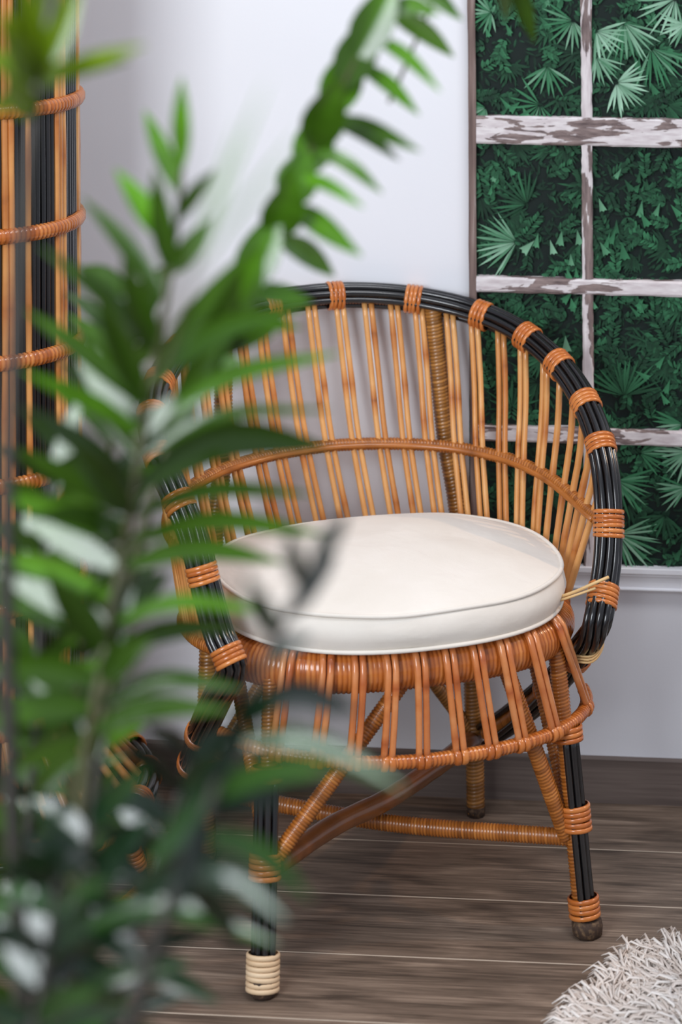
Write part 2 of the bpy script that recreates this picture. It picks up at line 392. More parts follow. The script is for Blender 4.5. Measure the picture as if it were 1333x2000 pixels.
def tone(t):
    return mixc(G0, G1, t * 3) if t < 1 / 3 else mixc(G1, G2, t * 3 - 1) if t < 2 / 3 else mixc(G2, G3, t * 3 - 2)
def lum(s, z):   # the print is patchy: dense shade here, lit leaves there
    return 0.5 + 0.5 * noise.noise(Vector((s * 9 + 3, z * 9, 1.7)))
def fan(x, y, ang, spread, L, n, t, wd=5):
    s, z = ms(x), mz(y)
    for i in range(n):
        a = math.radians(ang + spread * (i / (n - 1) - .5) + random.uniform(-3, 3))
        blade(s + math.cos(a) * L * PX * .05, z + math.sin(a) * L * PX * .05, a, L * PX * random.uniform(.8, 1.08), wd * PX * random.uniform(.8, 1.2), tone(min(1, max(0, t + random.uniform(-.12, .12)))))
for i in range(6500):           # the deep layer
    s, z = random.uniform(S0, S1), random.uniform(ZB, ZT)
    blade(s, z, random.uniform(0, 6.3), random.uniform(9, 24) * PX, random.uniform(3, 7) * PX, tone(.05 + .62 * lum(s, z) ** 1.5 * random.random()))
for i in range(110):             # dim fans
    fan(random.uniform(905, 1620), random.uniform(-330, 1110), random.uniform(180, 360), random.uniform(90, 200), random.uniform(35, 60), random.randint(8, 13), random.uniform(.15, .38), 6)
for i in range(520):            # sprays of small leaves
    x, y = random.uniform(905, 1620), random.uniform(-330, 1110); a0 = random.uniform(0, 360); L = random.uniform(26, 55)
    lum_ = lum(ms(x), mz(y)); t = .12 + .62 * lum_ * random.uniform(.4, 1.0)
    for k in range(9):
        f = k / 8; px_ = x + math.cos(math.radians(a0)) * L * f; py_ = y - math.sin(math.radians(a0)) * L * f
        for sd in (-1, 1):
            blade(ms(px_), mz(py_), math.radians(a0 + sd * random.uniform(35, 65)), random.uniform(11, 19) * PX, random.uniform(4, 7.5) * PX, tone(min(.95, max(.03, t + random.uniform(-.15, .2)))))
for i in range(45):             # fishtail leaves
    x, y = random.uniform(905, 1620), random.uniform(-330, 1110)
    for k in range(random.randint(2, 4)):
        blade(ms(x + random.uniform(-25, 25)), mz(y + random.uniform(-14, 14)), math.radians(random.uniform(215, 330)), random.uniform(18, 34) * PX, 8 * PX, tone(random.uniform(.35, .75)), tipw=random.uniform(9, 17) * PX)
FANS = [(1070, 130, 270, 120, 62, 9, .7), (1220, 44, 285, 120, 82, 13, .78), (1272, 92, 300, 100, 80, 11, .7), (1165, 60, 320, 110, 62, 10, .86), (1205, 160, 330, 150, 66, 16, .9), (1165, 110, 300, 90, 58, 9, .8),
        (950, 212, 215, 120, 44, 8, .72), (1055, 205, 220, 190, 62, 10, .66), (1320, -5, 235, 100, 80, 9, .85), (1338, 45, 200, 90, 50, 8, .85), (1010, 474, 185, 120, 82, 13, .8), (1030, 400, 140, 140, 66, 12, .42),
        (1120, 40, 230, 170, 60, 12, .7), (960, 25, 200, 160, 44, 11, .7), (1220, 770, 90, 150, 76, 15, .45), (1335, 822, 190, 70, 60, 7, .72), (1345, 875, 205, 90, 66, 9, .78), (1205, 935, 320, 120, 76, 13, .62),
        (1208, 1040, 320, 130, 84, 15, .78), (1340, 945, 200, 80, 56, 8, .72), (1300, 1000, 250, 130, 50, 9, .4), (985, 640, 30, 140, 54, 10, .35), (1000, 800, 100, 160, 56, 10, .4), (1060, 700, 240, 120, 50, 9, .42), (1250, 880, 0, 100, 60, 9, .6),
        (1400, 120, 270, 140, 70, 12, .8), (1450, 400, 200, 140, 70, 12, .7), (1500, 900, 270, 140, 70, 12, .7), (1480, 640, 250, 130, 66, 12, .6)]
for f in FANS: fan(*f)
for (x, y, a, L, tw, t) in [(1045, 470, 225, 34, 20, .8), (1052, 455, 260, 30, 14, .7), (1098, 450, 262, 30, 17, .72), (1128, 448, 280, 30, 17, .74), (1075, 468, 285, 30, 15, .82), (1105, 655, 275, 32, 20, .78), (1093, 658, 230, 26, 13, .72), (1255, 388, 262, 34, 16, .7), (1250, 410, 300, 34, 17, .62), (1290, 392, 250, 28, 13, .7), (1310, 395, 310, 30, 15, .66), (1172, 470, 300, 30, 16, .7), (1215, 470, 280, 36, 22, .55), (1170, 385, 290, 28, 15, .75), (1300, 690, 235, 28, 14, .62), (1240, 720, 330, 32, 14, .6), (1290, 760, 300, 28, 14, .66), (1310, 735, 250, 30, 14, .6)]:
    blade(ms(x), mz(y), math.radians(a), L * PX, 8 * PX, tone(t), tipw=tw * PX)
lf = mesh_obj('printed_leaves', LV, LF, M_PRINT, mural, smooth=False, col=LC); lf['kind'] = 'stuff'
YB = WALL_Y - 0.0180
def bar(name, xa, xb, ya, yb, m, yo=0.0, wob=True):
    n = 26; V = []; Fc = []
    horiz = abs(xb - xa) > abs(yb - ya)
    a0, a1 = (ms(xa), ms(xb)); b0, b1 = (mz(yb), mz(ya))
    for i in range(n):
        f = i / (n - 1); j0, j1, j2, j3 = [random.uniform(-.0006, .0006) * wob for _ in range(4)]
        if horiz:
            x = a0 + (a1 - a0) * f; tilt = -(x - ms(1130)) * 0.006
            ring = [(x, WALL_Y, b0 + j0 + tilt), (x, YB + yo + .002, b0 + j0 + tilt), (x, YB + yo, b0 + .003 + j1 + tilt), (x, YB + yo, b1 - .003 + j2 + tilt), (x, YB + yo + .002, b1 + j3 + tilt), (x, WALL_Y, b1 + j3 + tilt)]
        else:
            z = b0 + (b1 - b0) * f; ln = (z - 0.8) * -0.006
            ring = [(a0 + j0 + ln, WALL_Y, z), (a0 + j0 + ln, YB + yo + .002, z), (a0 + .003 + j1 + ln, YB + yo, z), (a1 - .003 + j2 + ln, YB + yo, z), (a1 + j3 + ln, YB + yo + .002, z), (a1 + j3 + ln, WALL_Y, z)]
        V += ring
    for i in range(n - 1):
        for j in range(6):
            q = (i * 6 + j, i * 6 + (j + 1) % 6, (i + 1) * 6 + (j + 1) % 6, (i + 1) * 6 + j)
            Fc.append(q if horiz else q[::-1])
    Fc += [tuple(range(6)), tuple((n - 1) * 6 + j for j in range(6))]
    return mesh_obj(name, V, Fc, m, mural, smooth=False)
bar('stile', 917, 932, -330, 1110, M_STILE)
bar('stile', 1596, 1610, -330, 1110, M_STILE)
for (ya, yb) in ((-330, -300), (-62, -34), (228, 283), (543, 573), (834, 864)):
    bar('rail', 931, 1597, ya, yb, M_PEEL_H, 0.0015)
for xm in (1149, 1373):
    for (ya, yb) in ((-330, -34), (-34, 228), (282, 543), (572, 834), (863, 1110)): bar('glazing_bar', xm - 11, xm + 10, ya, yb, M_PEEL_V, 0.002)

# ------------------------------------------------------------------ the armchair
random.seed(21)
PHI = math.radians(17)
chair = thing('rattan_armchair', 'rattan tub armchair of orange canes with a black-banded rim, before the wall', 'armchair', (0.062, 3.365, 0), PHI)
D2R = math.pi / 180
def interp(x, xs, ys):
    if x <= xs[0]: return ys[0]
    for i in range(len(xs) - 1):
        if x <= xs[i + 1]: return ys[i] + (ys[i + 1] - ys[i]) * (x - xs[i]) / (xs[i + 1] - xs[i])
    return ys[-1]
TH = [0, 15, 30, 45, 58, 70, 82, 92, 100, 106, 110, 113, 117, 121]
TZ = [.765, .763, .756, .744, .727, .704, .676, .645, .612, .574, .533, .487, .437, .398]
AR = [.302, .302, .302, .302, .302, .302, .302, .303, .306, .309, .310, .309, .302, .292]
AL = [.302, .302, .303, .306, .312, .320, .326, .327, .322, .314, .310, .308, .306, .303]
def rim_pt(a, shrink=0.0):
    b = abs(a); A_ = interp(b, TH, AR if a >= 0 else AL) - shrink
    return Vector((A_ * math.sin(a * D2R), (0.298 - shrink) * math.cos(a * D2R), interp(b, TH, TZ)))
RR_LEG = [Vector((.2055, .195, 0)), Vector((.157, .252, .752))]
RL_LEG = [Vector((-.2135, .172, 0)), Vector((-.170, .250, .752))]
FR_LEG = [Vector((.2187, -.189, 0)), Vector((.200, -.135, .375))]
FL_LEG = [Vector((-.2316, -.2127, 0)), Vector((-.202, -.135, .375))]
def at_z(leg, z): return leg[0].lerp(leg[1], z / leg[1].z) if leg[1].z < .5 else leg[0] + Vector((0, .06 * z, z))
rim_ctrl = [rim_pt(a) for a in (-121, -117, -113, -108, -102, -94, -84, -72, -58, -44, -29, -14, 0, 14, 29, 44, 58, 72, 84, 94, 102, 108, 113, 117, 121)]
endR, endL = at_z(RR_LEG, .125) + Vector((.012, -.022, 0)), at_z(RL_LEG, .120) + Vector((-.026, -.014, 0))
tailR = [rim_pt(121).lerp(endR, f) + Vector((.012 * math.sin(f * 3.14), 0, -.012 * math.sin(f * 3.14))) for f in (.22, .5, .8, 1)]
tailL = [rim_pt(-121).lerp(endL, f) + Vector((-.012 * math.sin(f * 3.14), 0, -.006 * math.sin(f * 3.14))) for f in (.22, .5, .8, 1)]
rim_path = resample(tailL[::-1] + rim_ctrl + tailR, step=0.012)
def rim_ref(i, p):
    f = min(1.0, max(0.0, (p.z - .35) / .3))
    rad = Vector((p.x, p.y, 0)).normalized()
    return rad * (1.0 - .45 * f) + Vector((0, 0, .9 * f + .05)) + Vector((0, -.5 * (1 - f), 0))
rim_fr = frames(rim_path, rim_ref)
V, Fc = tube_geo(rim_path, .0115, 10, rim_fr)
rim = wrapped('rim', rim_path, .0118, M_WRAP, chair, ref=None)
RC = .0049
for k in range(8):
    an = (-128 + 256 * k / 7) * D2R
    q = [p + nn * (math.cos(an) * .0158) + bb * (math.sin(an) * .0158) for p, (t, nn, bb) in zip(rim_path, rim_fr)]
    rad = [RC * random.uniform(.98, 1.03) for _ in q]
    Vv, Ff = tube_geo(q, rad, 8)
    base = random.uniform(.1, .6)
    mesh_obj('rim_cane', Vv, Ff, M_BLACK, rim, col=[base + random.uniform(-.05, .05) for _ in Vv])
def rim_index(target):
    return min(range(len(rim_path)), key=lambda i: (rim_path[i] - target).length)
BANG = [(-119.5, 4), (-111.4, 4), (-103.5, 4), (-94, 4), (-82, 4), (-69, 4), (-55, 4), (-36, 4), (-17.4, 4), (3.9, 4), (26.5, 4), (45.4, 4), (61.7, 4), (75.5, 4), (88.3, 4), (100.5, 4), (110.8, 6), (117.8, 5)]
for a, n in BANG:
    i = rim_index(rim_pt(a)); t, nn, bb = rim_fr[i]
    binding('rim_lashing', rim_path[i] + nn * .0012, t, nn, .0208, .0205, n, .0062, M_BIND, rim)
for q, n in ((tailR[0], 3), (tailL[1], 3), (tailL[2], 3), (tailR[1], 3)):
    i = rim_index(q); t, nn, bb = rim_fr[i]
    binding('rim_lashing', rim_path[i] + nn * .0012, t, nn, .0208, .0205, n, .0062, M_BIND, rim)

# middle rail of the back, wound, with a plain cane along its inner side
MT = [0, 40, 60, 75, 88, 96, 104, 110]; MZ = [.553, .551, .546, .538, .529, .526, .522, .520]
def bot_pt(a):       # bottom hoop of the tub
    b = abs(a); A_ = .248 + (.036 if a < 0 else .006) * min(1, b / 80)
    return Vector((A_ * math.sin(a * D2R), .222 * math.cos(a * D2R), .398))
def mid_pt(a, d=0.0):
    z = interp(abs(a), MT, MZ); p, q = rim_pt(a), bot_pt(a); f = (z - q.z) / max(.05, p.z - q.z)
    m_ = q.lerp(p, min(1, f)); m_.z = z
    return m_ + Vector((m_.x, m_.y, 0)).normalized() * d
angs = list(range(-108, 109, 6))
mid = wrapped('back_rail', [mid_pt(a, .0005) for a in angs], .0096, M_WRAP, chair, pitch=.0050, bump=.14)
cane('rail_cane', [mid_pt(a, -.0085) for a in angs], .0040, M_WRAP, mid)
wrapped('tub_hoop', [bot_pt(a) for a in list(range(-112, 105, 8))], .0095, M_WRAP, chair)
TOPS = [4.1, 12.5, 20.2, 27.4, 36.8, 44.5, 53.3, 61.3, 70.2, 76.9, 84.1, 90.2, 95.6, 100.4, 105.0]
for a in TOPS + [-4.6, -13.0, -21.5, -29.0, -38.6, -46.5, -54.5, -62, -70.2, -76.7, -84.1, -89.9, -95.3, -100.3, -105.0]:
    b = abs(a); sp_ = .0052 if b < 65 else .0047
    k_ = 1.0 if b < 40 else max(0, (92 - b) / 52)
    am = a + 3.6 * k_; ab = a + 9.0 * k_
    for sd in ((-1, 1) if a < 73 else (0,)):
        da, dm, db = sd * sp_ / .30 / D2R, sd * sp_ / .26 / D2R, sd * (sp_ + .0006) / .24 / D2R
        top = rim_pt(a + da, .006) - Vector((0, 0, .004)); m_ = mid_pt(am + dm); bt = bot_pt(ab + db)
        cane('spindle', [top, top.lerp(m_, .5) + Vector((top.x, top.y, 0)).normalized() * .003, m_, bt], .0044 if a < 73 else .0050, M_CANE, chair, step=.025)

# seat ring, apron
def sup(a, A_, Bf, Bb, n):
    s, c = math.sin(a * D2R), math.cos(a * D2R); B_ = Bb if c > 0 else Bf
    r_ = (abs(s / A_) ** n + abs(c / B_) ** n) ** (-1 / n)
    return Vector((r_ * s, r_ * c, 0))
ring_pts = [sup(a, .236, .180, .236, 2.6) + Vector((0, 0, .384)) for a in range(0, 361, 8)]
wrapped('seat_ring', ring_pts, .0245, M_BIND, chair, pitch=.0062, seg=14, bump=.05, ell=1.16, ref=lambda i, p: (0, 0, 1))
def hoop_pt(a):
    p = sup(a, .280, .212, .21, 2.4); p.z = .268 + .016 * max(0, -p.x / .22) ** 1.5 + .004; return p
hoop = wrapped('apron_hoop', [hoop_pt(a) for a in range(100, 251, 5)], .0092, M_BIND, chair, pitch=.0058, bump=.12)
RA = [230.7, 219.1, 208.9, 197.4, 185.7, 172.9, 161.2, 150.3, 138.8, 125.3]
HA = [230.8, 219.2, 208.3, 197.3, 184.9, 171.1, 159.1, 147.9, 134.8, 113.5]
for ra, ha in zip(RA, HA):
    for sd in (-1, 1):
        du = sd * .0052
        c = sup(ra, .236, .180, .236, 2.6); c2 = sup(ra + 2, .236, .180, .236, 2.6); tg = (c2 - c).normalized(); nn = Vector((-tg.y, tg.x, 0)) 
        if nn.dot(c) < 0: nn = -nn
        c = c + Vector((0, 0, .384)) + tg * du
        h = hoop_pt(ha) ; h2 = hoop_pt(ha + 1); h = h + (h2 - h).normalized() * du
        hn = Vector((h.x, h.y, 0)).normalized()
        cane('apron_cane', [c - nn * .018 + Vector((0, 0, .0225)), c + nn * .004 + Vector((0, 0, .0315)), c + nn * .020 + Vector((0, 0, .0225)), c + nn * .0288 + Vector((0, 0, .004)),
                            (c + nn * .029).lerp(h, .45) + nn * .003, h + hn * .003 + Vector((0, 0, .003))], .0047, M_APRON, chair, step=.012)
    h = hoop_pt(ha); h2 = hoop_pt(ha + 1)
    binding('apron_lashing', h + Vector((h.x, h.y, 0)).normalized() * .0015, (h2 - h), (0, 0, 1), .0098, .0092, 2, .0095, M_BIND, hoop, seg=12)

# legs
def front_leg(leg, sx, pale):
    lg = wrapped('leg', [leg[0] + Vector((0, 0, .004)), leg[1]], .0120, M_WRAP, chair)
    ax = (leg[1] - leg[0]).normalized(); out = Vector((sx, -.30, 0)); out = (out - ax * out.dot(ax)).normalized(); sd = ax.cross(out)
    for k in range(6):
        an = (-92 + 36.8 * k) * D2R
        off = out * (math.cos(an) * .0152) + sd * (math.sin(an) * .0152)
        cane('leg_cane', [at_z(leg, .022) + off, at_z(leg, .14) + off, at_z(leg, .262) + off], .0047, M_BLACK, lg, nodes=False)
    for z, n in ((.258, 3), (.150, 5)):
        binding('leg_lashing', at_z(leg, z) + out * .004, ax, out, .0205, .0200, n, .0068, M_BIND, lg)
    if pale: binding('pale_foot_lashing', at_z(leg, .0265) + out * .004, ax, out, .0210, .0205, 7, .0066, M_TAPE, lg)['label'] = 'pale new cane wound round the foot'
    else: binding('leg_lashing', at_z(leg, .036) + out * .004, ax, out, .0205, .0200, 4, .0068, M_BIND, lg)
    q = [leg[0] + out * .004 + Vector((0, 0, z)) for z in (0.0, .004, .012, .022)]
    Vv, Ff = tube_geo(q, [.0175, .0205, .0212, .0190] if not pale else [.0150, .0175, .0180, .0170], 14)
    for v in Vv:
        v.x += random.uniform(-.0012, .0012); v.y += random.uniform(-.0012, .0012)
    mesh_obj('foot', Vv, Ff, M_FOOT, lg, col=[random.random() for _ in Vv])
front_leg(FL_LEG, -1, True); front_leg(FR_LEG, 1, False)
for leg in (RR_LEG, RL_LEG):
    sx = 1 if leg is RR_LEG else -1
    lg = wrapped('leg', [leg[0] + Vector((0, 0, .004)), at_z(leg, .11), Vector((.203 * sx, .210, .25)), Vector((.188 * sx, .228, .45)), Vector((.173 * sx, .240, .56)), leg[1]], .0140, M_WRAP_D, chair, pitch=.0052)
    Vv, Ff = tube_geo([leg[0], leg[0] + Vector((0, 0, .014))], [.0135, .0150], 12); mesh_obj('foot', Vv, Ff, M_FOOT, lg, col=[random.random() for _ in Vv])
# crossing stretchers
a0, a1 = at_z(FL_LEG, .145) + Vector((.014, .010, 0)), at_z(RR_LEG, .112)
cane('stretcher', [a0, Vector((-.10, -.075, .139)), Vector((0, 0, .130)), Vector((.10, .095, .121)), a1], .0140, M_POLE, chair, seg=14, step=.02, nodes=False)['label'] = 'smooth brown bent pole'
wrapped('stretcher', [at_z(FR_LEG, .124), Vector((0, 0, .099)), at_z(RL_LEG, .098)], .0118, M_WRAP, chair)
# braces up to the seat ring
def brace(p, q, m, r_=.0105): wrapped('brace', [p, p.lerp(q, .5), q], r_, m, chair)
brace(at_z(FL_LEG, .158) + Vector((.012, 0, 0)), Vector((-.028, -.178, .372)), M_WRAP, .0112)
brace(at_z(FR_LEG, .124) + Vector((-.010, .004, 0)), Vector((.112, -.165, .372)), M_WRAP, .0115)
brace(at_z(FL_LEG, .158), Vector((-.215, .03, .372)), M_WRAP)
brace(at_z(FR_LEG, .130), Vector((.215, .03, .372)), M_WRAP)
brace(at_z(RR_LEG, .115), Vector((.02, .225, .372)), M_WRAP_D)
brace(at_z(RL_LEG, .115), Vector((-.02, .225, .372)), M_WRAP_D)
# loose straw ties at the right arm
p0 = rim_pt(119)
tie = cane('straw_tie', [p0 + Vector((-.055, .012, .018)), p0 + Vector((-.035, -.008, .032)), p0 + Vector((-.016, -.022, .045)), p0 + Vector((.004, -.024, .052))], .0022, M_TIE, chair, step=.008, nodes=False)
cane('straw_tie', [p0 + Vector((-.056, .010, .014)), p0 + Vector((-.034, -.010, .028)), p0 + Vector((-.014, -.021, .038))], .0018, M_TIE, chair, step=.008, nodes=False)
for k in range(3):
    pp = tailR[0].lerp(rim_pt(121), .5) + Vector((0, 0, -.004 * k))
    cane('straw_tie', [pp + Vector((-.020, -.012, -.012)), pp + Vector((.002, -.024, -.010)), pp + Vector((.022, -.012, .006)), pp + Vector((.024, .008, .022))], .0017, M_TIE, chair, step=.006, nodes=False)

# ------------------------------------------------------------------ seat cushion
random.seed(5)
cushion = thing('seat_cushion', 'round cream cotton seat cushion with piped edges on the rattan armchair', 'cushion', (0.062, 3.365, 0), PHI)
CN = 96; zb, zs = .4185, .4655
def cush(a, k=1.0, d=0.0):
    p = sup(a, .240, .212, .178, 2.35); l = p.length
    p = p * (k * (l + d) / l); return p
def wob(a, s): return noise.noise(Vector((math.cos(a * D2R) * 2.2, math.sin(a * D2R) * 2.2, s)))
rows = []
for k in (0.001, .12, .25, .38, .5, .62, .73, .82, .89, .94, .975, 1.0):
    dome = .036 * (1 - k ** 2.4)
    rows.append([cush(a * 360 / CN, k) + Vector((0, 0, zs + dome + .003 * noise.noise(Vector((k * 3 * math.cos(a * 6.28 / CN), k * 3 * math.sin(a * 6.28 / CN), 4))) + .002 * wob(a * 360 / CN, 1) * k)) for a in range(CN)])
for f, d in ((.12, .003), (.3, .006), (.5, .0075), (.7, .006), (.88, .003), (1.0, 0.0)):
    rows.append([cush(a * 360 / CN, 1, d + .0022 * wob(a * 360 / CN, 6 + f * 3)) + Vector((0, 0, zs + (zb - zs) * f + .002 * wob(a * 360 / CN, 1) * (1 - f))) for a in range(CN)])
rows.append([cush(a * 360 / CN, .9) + Vector((0, 0, zb - .003)) for a in range(CN)]); rows.append([cush(a * 360 / CN, .001) + Vector((0, 0, zb - .003)) for a in range(CN)])
V = [p for r_ in rows for p in r_]; Fc = []
for i in range(len(rows) - 1):
    for k in range(CN): Fc.append((i * CN + k, (i + 1) * CN + k, (i + 1) * CN + (k + 1) % CN, i * CN + (k + 1) % CN))
mesh_obj('cover', V, Fc, M_FABRIC, cushion)
for z_, off in ((zs, 1), (zb, 0)):
    pts = [cush(a * 360 / CN, 1, .0016) + Vector((0, 0, z_ + .002 * wob(a * 360 / CN, 1) * off)) for a in range(CN + 1)]
    Vv, Ff = tube_geo(pts, .0030, 8); mesh_obj('piping', Vv, Ff[:-2], M_FABRIC, cushion)

# ------------------------------------------------------------------ tall cane stand at the left
random.seed(9)
SC = Vector((-.527, 3.425, 0))
stand = thing('rattan_stand', 'tall round rattan stand of black and orange upright canes at the left wall', 'stand', SC)
def st(a, r_, z): return Vector((math.sin(a * D2R) * r_, -math.cos(a * D2R) * r_, z))
def rad_at(z): return .150 + .008 * (1.3 - z) * 0.9 - (.0 if z > .3 else (.3 - z) * .10)
ZS = [.14, .3, .6, .9, 1.2, 1.5, 1.72]
pat = 'OOkkOkkkkkOOOkkkkk' * 6
for i, c in enumerate(pat):
    a = i * 360 / len(pat) + 27
    cane('upright_cane', [st(a + random.uniform(-.5, .5), rad_at(z) - (0 if c == 'O' else .002), z) for z in ZS], .0048 if c == 'O' else .0044, M_CANE if c == 'O' else M_BLACK, stand, step=.05, nodes=c == 'O')
Vv, Ff = tube_geo([Vector((0, 0, .12)), Vector((0, 0, 1.7))], [.130, .140], 32)
mesh_obj('black_core', Vv, Ff, M_BLACK, stand, col=[.3] * len(Vv))
for y in (-270, -25, 213, 455, 700, 938, 1180, 1420):
    z = CAM_H - (y - Y_HOR) / FPX * 3.31
    ringp = [st(a, rad_at(z) + .0040, z) for a in range(0, 361, 12)]
    wrapped('band', ringp, .0085, M_BIND, stand, pitch=.007, bump=.15, ell=1.3, ref=lambda i, p: (0, 0, 1))
base_hoop = [st(a, .250, .125) for a in range(0, 361, 10)]
bh = wrapped('base_hoop', base_hoop, .010, M_WRAP, stand)
for k in range(6):
    an = (-110 + 250 * k / 5) * D2R
    q = [st(a, .250 + math.cos(an) * .014, .125 + math.sin(an) * .014) for a in range(0, 361, 6)]
    Vv, Ff = tube_geo(q, .0052, 8); mesh_obj('hoop_cane', Vv, Ff[:-2], M_BLACK, bh, col=[random.uniform(.1, .5)] * len(Vv))
for k in range(16):
    a = k * 22.5 + 8; binding('hoop_lashing', st(a, .252, .127), st(a + 90, 1, 0), (0, 0, 1), .0205, .0205, 4, .0066, M_BIND, bh)
for k in range(40):
    a = k * 9; cane('flare_cane', [st(a, .140, .265), st(a, .195, .190), st(a, .240, .140)], .0062, M_CANE, stand, step=.03)
for k in range(8):
    a = k * 45 + 22
    lg = cane('leg', [st(a, .244, .120), st(a + 4, .256, .06), st(a + 8, .264, .0)], .011, M_BLACK, stand, seg=10, step=.02, nodes=False)
    binding('leg_lashing', st(a + 4, .256, .06), st(a + 8, .264, 0) - st(a, .244, .12), st(a, 1, 0), .0128, .0128, 5, .0064, M_BIND, lg, seg=12)
wrapped('foot_hoop', [st(a, .262, .013) for a in range(0, 361, 12)], .0115, M_WRAP, stand)

# ------------------------------------------------------------------ shaggy rug
random.seed(31)
rug = thing('shaggy_rug', 'cream shaggy long-pile rug on the floor in the lower right corner', 'rug', (0.80, 2.74, 0))
RO = [(-.425, .420), (-.30, .475), (-.05, .495), (.25, .50), (.55, .45), (.66, .2), (.66, -.2), (.5, -.45), (.1, -.52), (-.4, -.52), (-.66, -.40), (-.72, -.15), (-.60, .12)]
ro = resample([Vector((x, y, 0)) for x, y in RO + RO[:1]], n=90)[:-1]
V = [p + Vector((0, 0, .0005)) for p in ro] + [p * .985 + Vector((0, 0, .008)) for p in ro]; n = len(ro)
Fc = [(k, (k + 1) % n, n + (k + 1) % n, n + k) for k in range(n)] + [tuple(range(n, 2 * n)), tuple(range(n - 1, -1, -1))]
mesh_obj('backing', V, Fc, M_RUG, rug, smooth=False, col=[.25] * len(V))
def inside(x, y):
    c = False
    for i in range(n):
        a, b = ro[i], ro[i - 1]
        if (a.y > y) != (b.y > y) and x < (b.x - a.x) * (y - a.y) / (b.y - a.y) + a.x: c = not c
    return c
V, Fc, C_ = [], [], []
cnt = 0
while cnt < 26000:
    near = random.random() < .5
    x, y = (random.uniform(-.72, .05), random.uniform(.02, .5)) if near else (random.uniform(-.72, .68), random.uniform(-.53, .5))
    if not inside(x, y): continue
    cnt += 1
    fl = noise.noise(Vector((x * 14, y * 14, 0))) * 3.5 + random.uniform(-.9, .9) + 2.2
    d = Vector((math.cos(fl), math.sin(fl), 0)); L = random.uniform(.024, .044); r0 = random.uniform(.0011, .0021)
    tone_ = min(1, max(0, random.gauss(.62, .22)))
    h = random.uniform(.45, .85)
    pts = [Vector((x, y, .007)), Vector((x, y, .007)) + d * L * .2 + Vector((0, 0, L * .5 * h)), Vector((x, y, .007)) + d * L * .62 + Vector((0, 0, L * .60 * h)), Vector((x, y, .007)) + d * L * .98 + Vector((0, 0, L * .22 * h))]
    sd = Vector((-d.y, d.x, 0)); b0 = len(V)
    for i, p in enumerate(pts):
        r_ = r0 * (1.0, 1.15, 1.1, .5)[i]
        V += [p + sd * r_, p - sd * r_ * .5 + Vector((0, 0, r_)), p - sd * r_ * .5 - Vector((0, 0, r_ * .8))]
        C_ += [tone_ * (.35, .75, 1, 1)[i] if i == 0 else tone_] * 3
    for i in range(3):
        for k in range(3):
            k2 = (k + 1) % 3
            Fc.append((b0 + i * 3 + k, b0 + i * 3 + k2, b0 + i * 3 + 3 + k2, b0 + i * 3 + 3 + k))
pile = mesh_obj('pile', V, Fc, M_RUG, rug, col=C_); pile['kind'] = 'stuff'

# ------------------------------------------------------------------ the palm in the foreground
random.seed(17)
palm = thing('potted_palm', 'green feathery palm out of focus in the left foreground', 'plant', (-.21, 1.72, 0))
PW = Vector((-.21, 1.72, 0))
def pp(x, y, d): return P(x, y, d) - PW
def leaflet(base, tip, wd, arch, m, parent, tn, roll=None, nrm=None):
    """a folded, pointed leaf with a midrib crease, arching from base to tip"""
    L = tip - base; n = 9
    view = Vector((0, 0, CAM_H)) - PW - base; up = (Vector((0, 0, 1)) - L.normalized() * L.normalized().z)
    mid_ = base.lerp(tip, .45) + up * arch
    pts = resample([base, mid_, tip], n=n)
    rl = random.uniform(-40, 40) * D2R if roll is None else roll * D2R
    if roll is None and arch == 0: rl *= .3
    if nrm is not None: view = Vector(nrm); rl = 0
    V, C_ = [], []
    prof_ = [.22, .62, .88, 1.0, .98, .86, .66, .38, .04]
    for i, p in enumerate(pts):
        t = (pts[min(i + 1, n - 1)] - pts[max(i - 1, 0)]).normalized()
        nn = (view - t * view.dot(t)).normalized(); sd = t.cross(nn)
        sd, nn = sd * math.cos(rl) + nn * math.sin(rl), nn * math.cos(rl) - sd * math.sin(rl)
        h = wd / 2 * prof_[i]; fo = .28 if nrm is None else .06
        V += [p + sd * h + nn * h * fo, p + sd * h * .5 + nn * h * .1, p - nn * h * .04, p - sd * h * .5 + nn * h * .1, p - sd * h + nn * h * fo]
        c = tn + .25 * (i / n - .5) + random.uniform(-.05, .05); C_ += [min(1, max(0, q)) for q in (c, c + .04, c + .14, c + .04, c)]
    Fc = [(i * 5 + k, i * 5 + k + 1, i * 5 + 6 + k, i * 5 + 5 + k) for i in range(n - 1) for k in range(4)]
    return mesh_obj('leaflet', V, Fc, m, parent, col=C_)
def frond(pts, r0, r1, mst, leaves, m, dflt=None, tn=.45):
    q = resample([pp(*p) for p in pts], n=36)
    Vv, Ff = tube_geo(q, [r0 + (r1 - r0) * i / 35 for i in range(36)], 8)
    st_ = mesh_obj('frond', Vv, Ff, mst, palm, col=[random.uniform(.3, .7) for _ in Vv])
    for lf_ in leaves:
        bx, by, tx, ty, w_ = lf_[:5]; arch = lf_[5] if len(lf_) > 5 else 12; t2 = lf_[6] if len(lf_) > 6 else tn + random.uniform(-.25, .25)
        dd = lf_[7] if len(lf_) > 7 else random.uniform(-.10, .12)
        # leave the stem at the nearest point to the wanted height
        i = min(range(36), key=lambda k: (q[k] - pp(bx, by, (q[k] + PW).y)).length)
        b = q[i]; d0 = (b + PW).y; nv = lf_[8] if len(lf_) > 8 else None
        if nv:                                  # a leaf turned flat to the window: bend it so that it lies across that direction
            t_ = pp(tx, ty, d0); dd = ((t_ - b).x * nv[0] + (t_ - b).z * nv[2]) / -nv[1]
        leaflet(b, pp(tx, ty, d0 + dd), w_ * d0 / FPX, arch * d0 / FPX, m, st_, t2, nrm=lf_[8] if len(lf_) > 8 else None)
    return st_
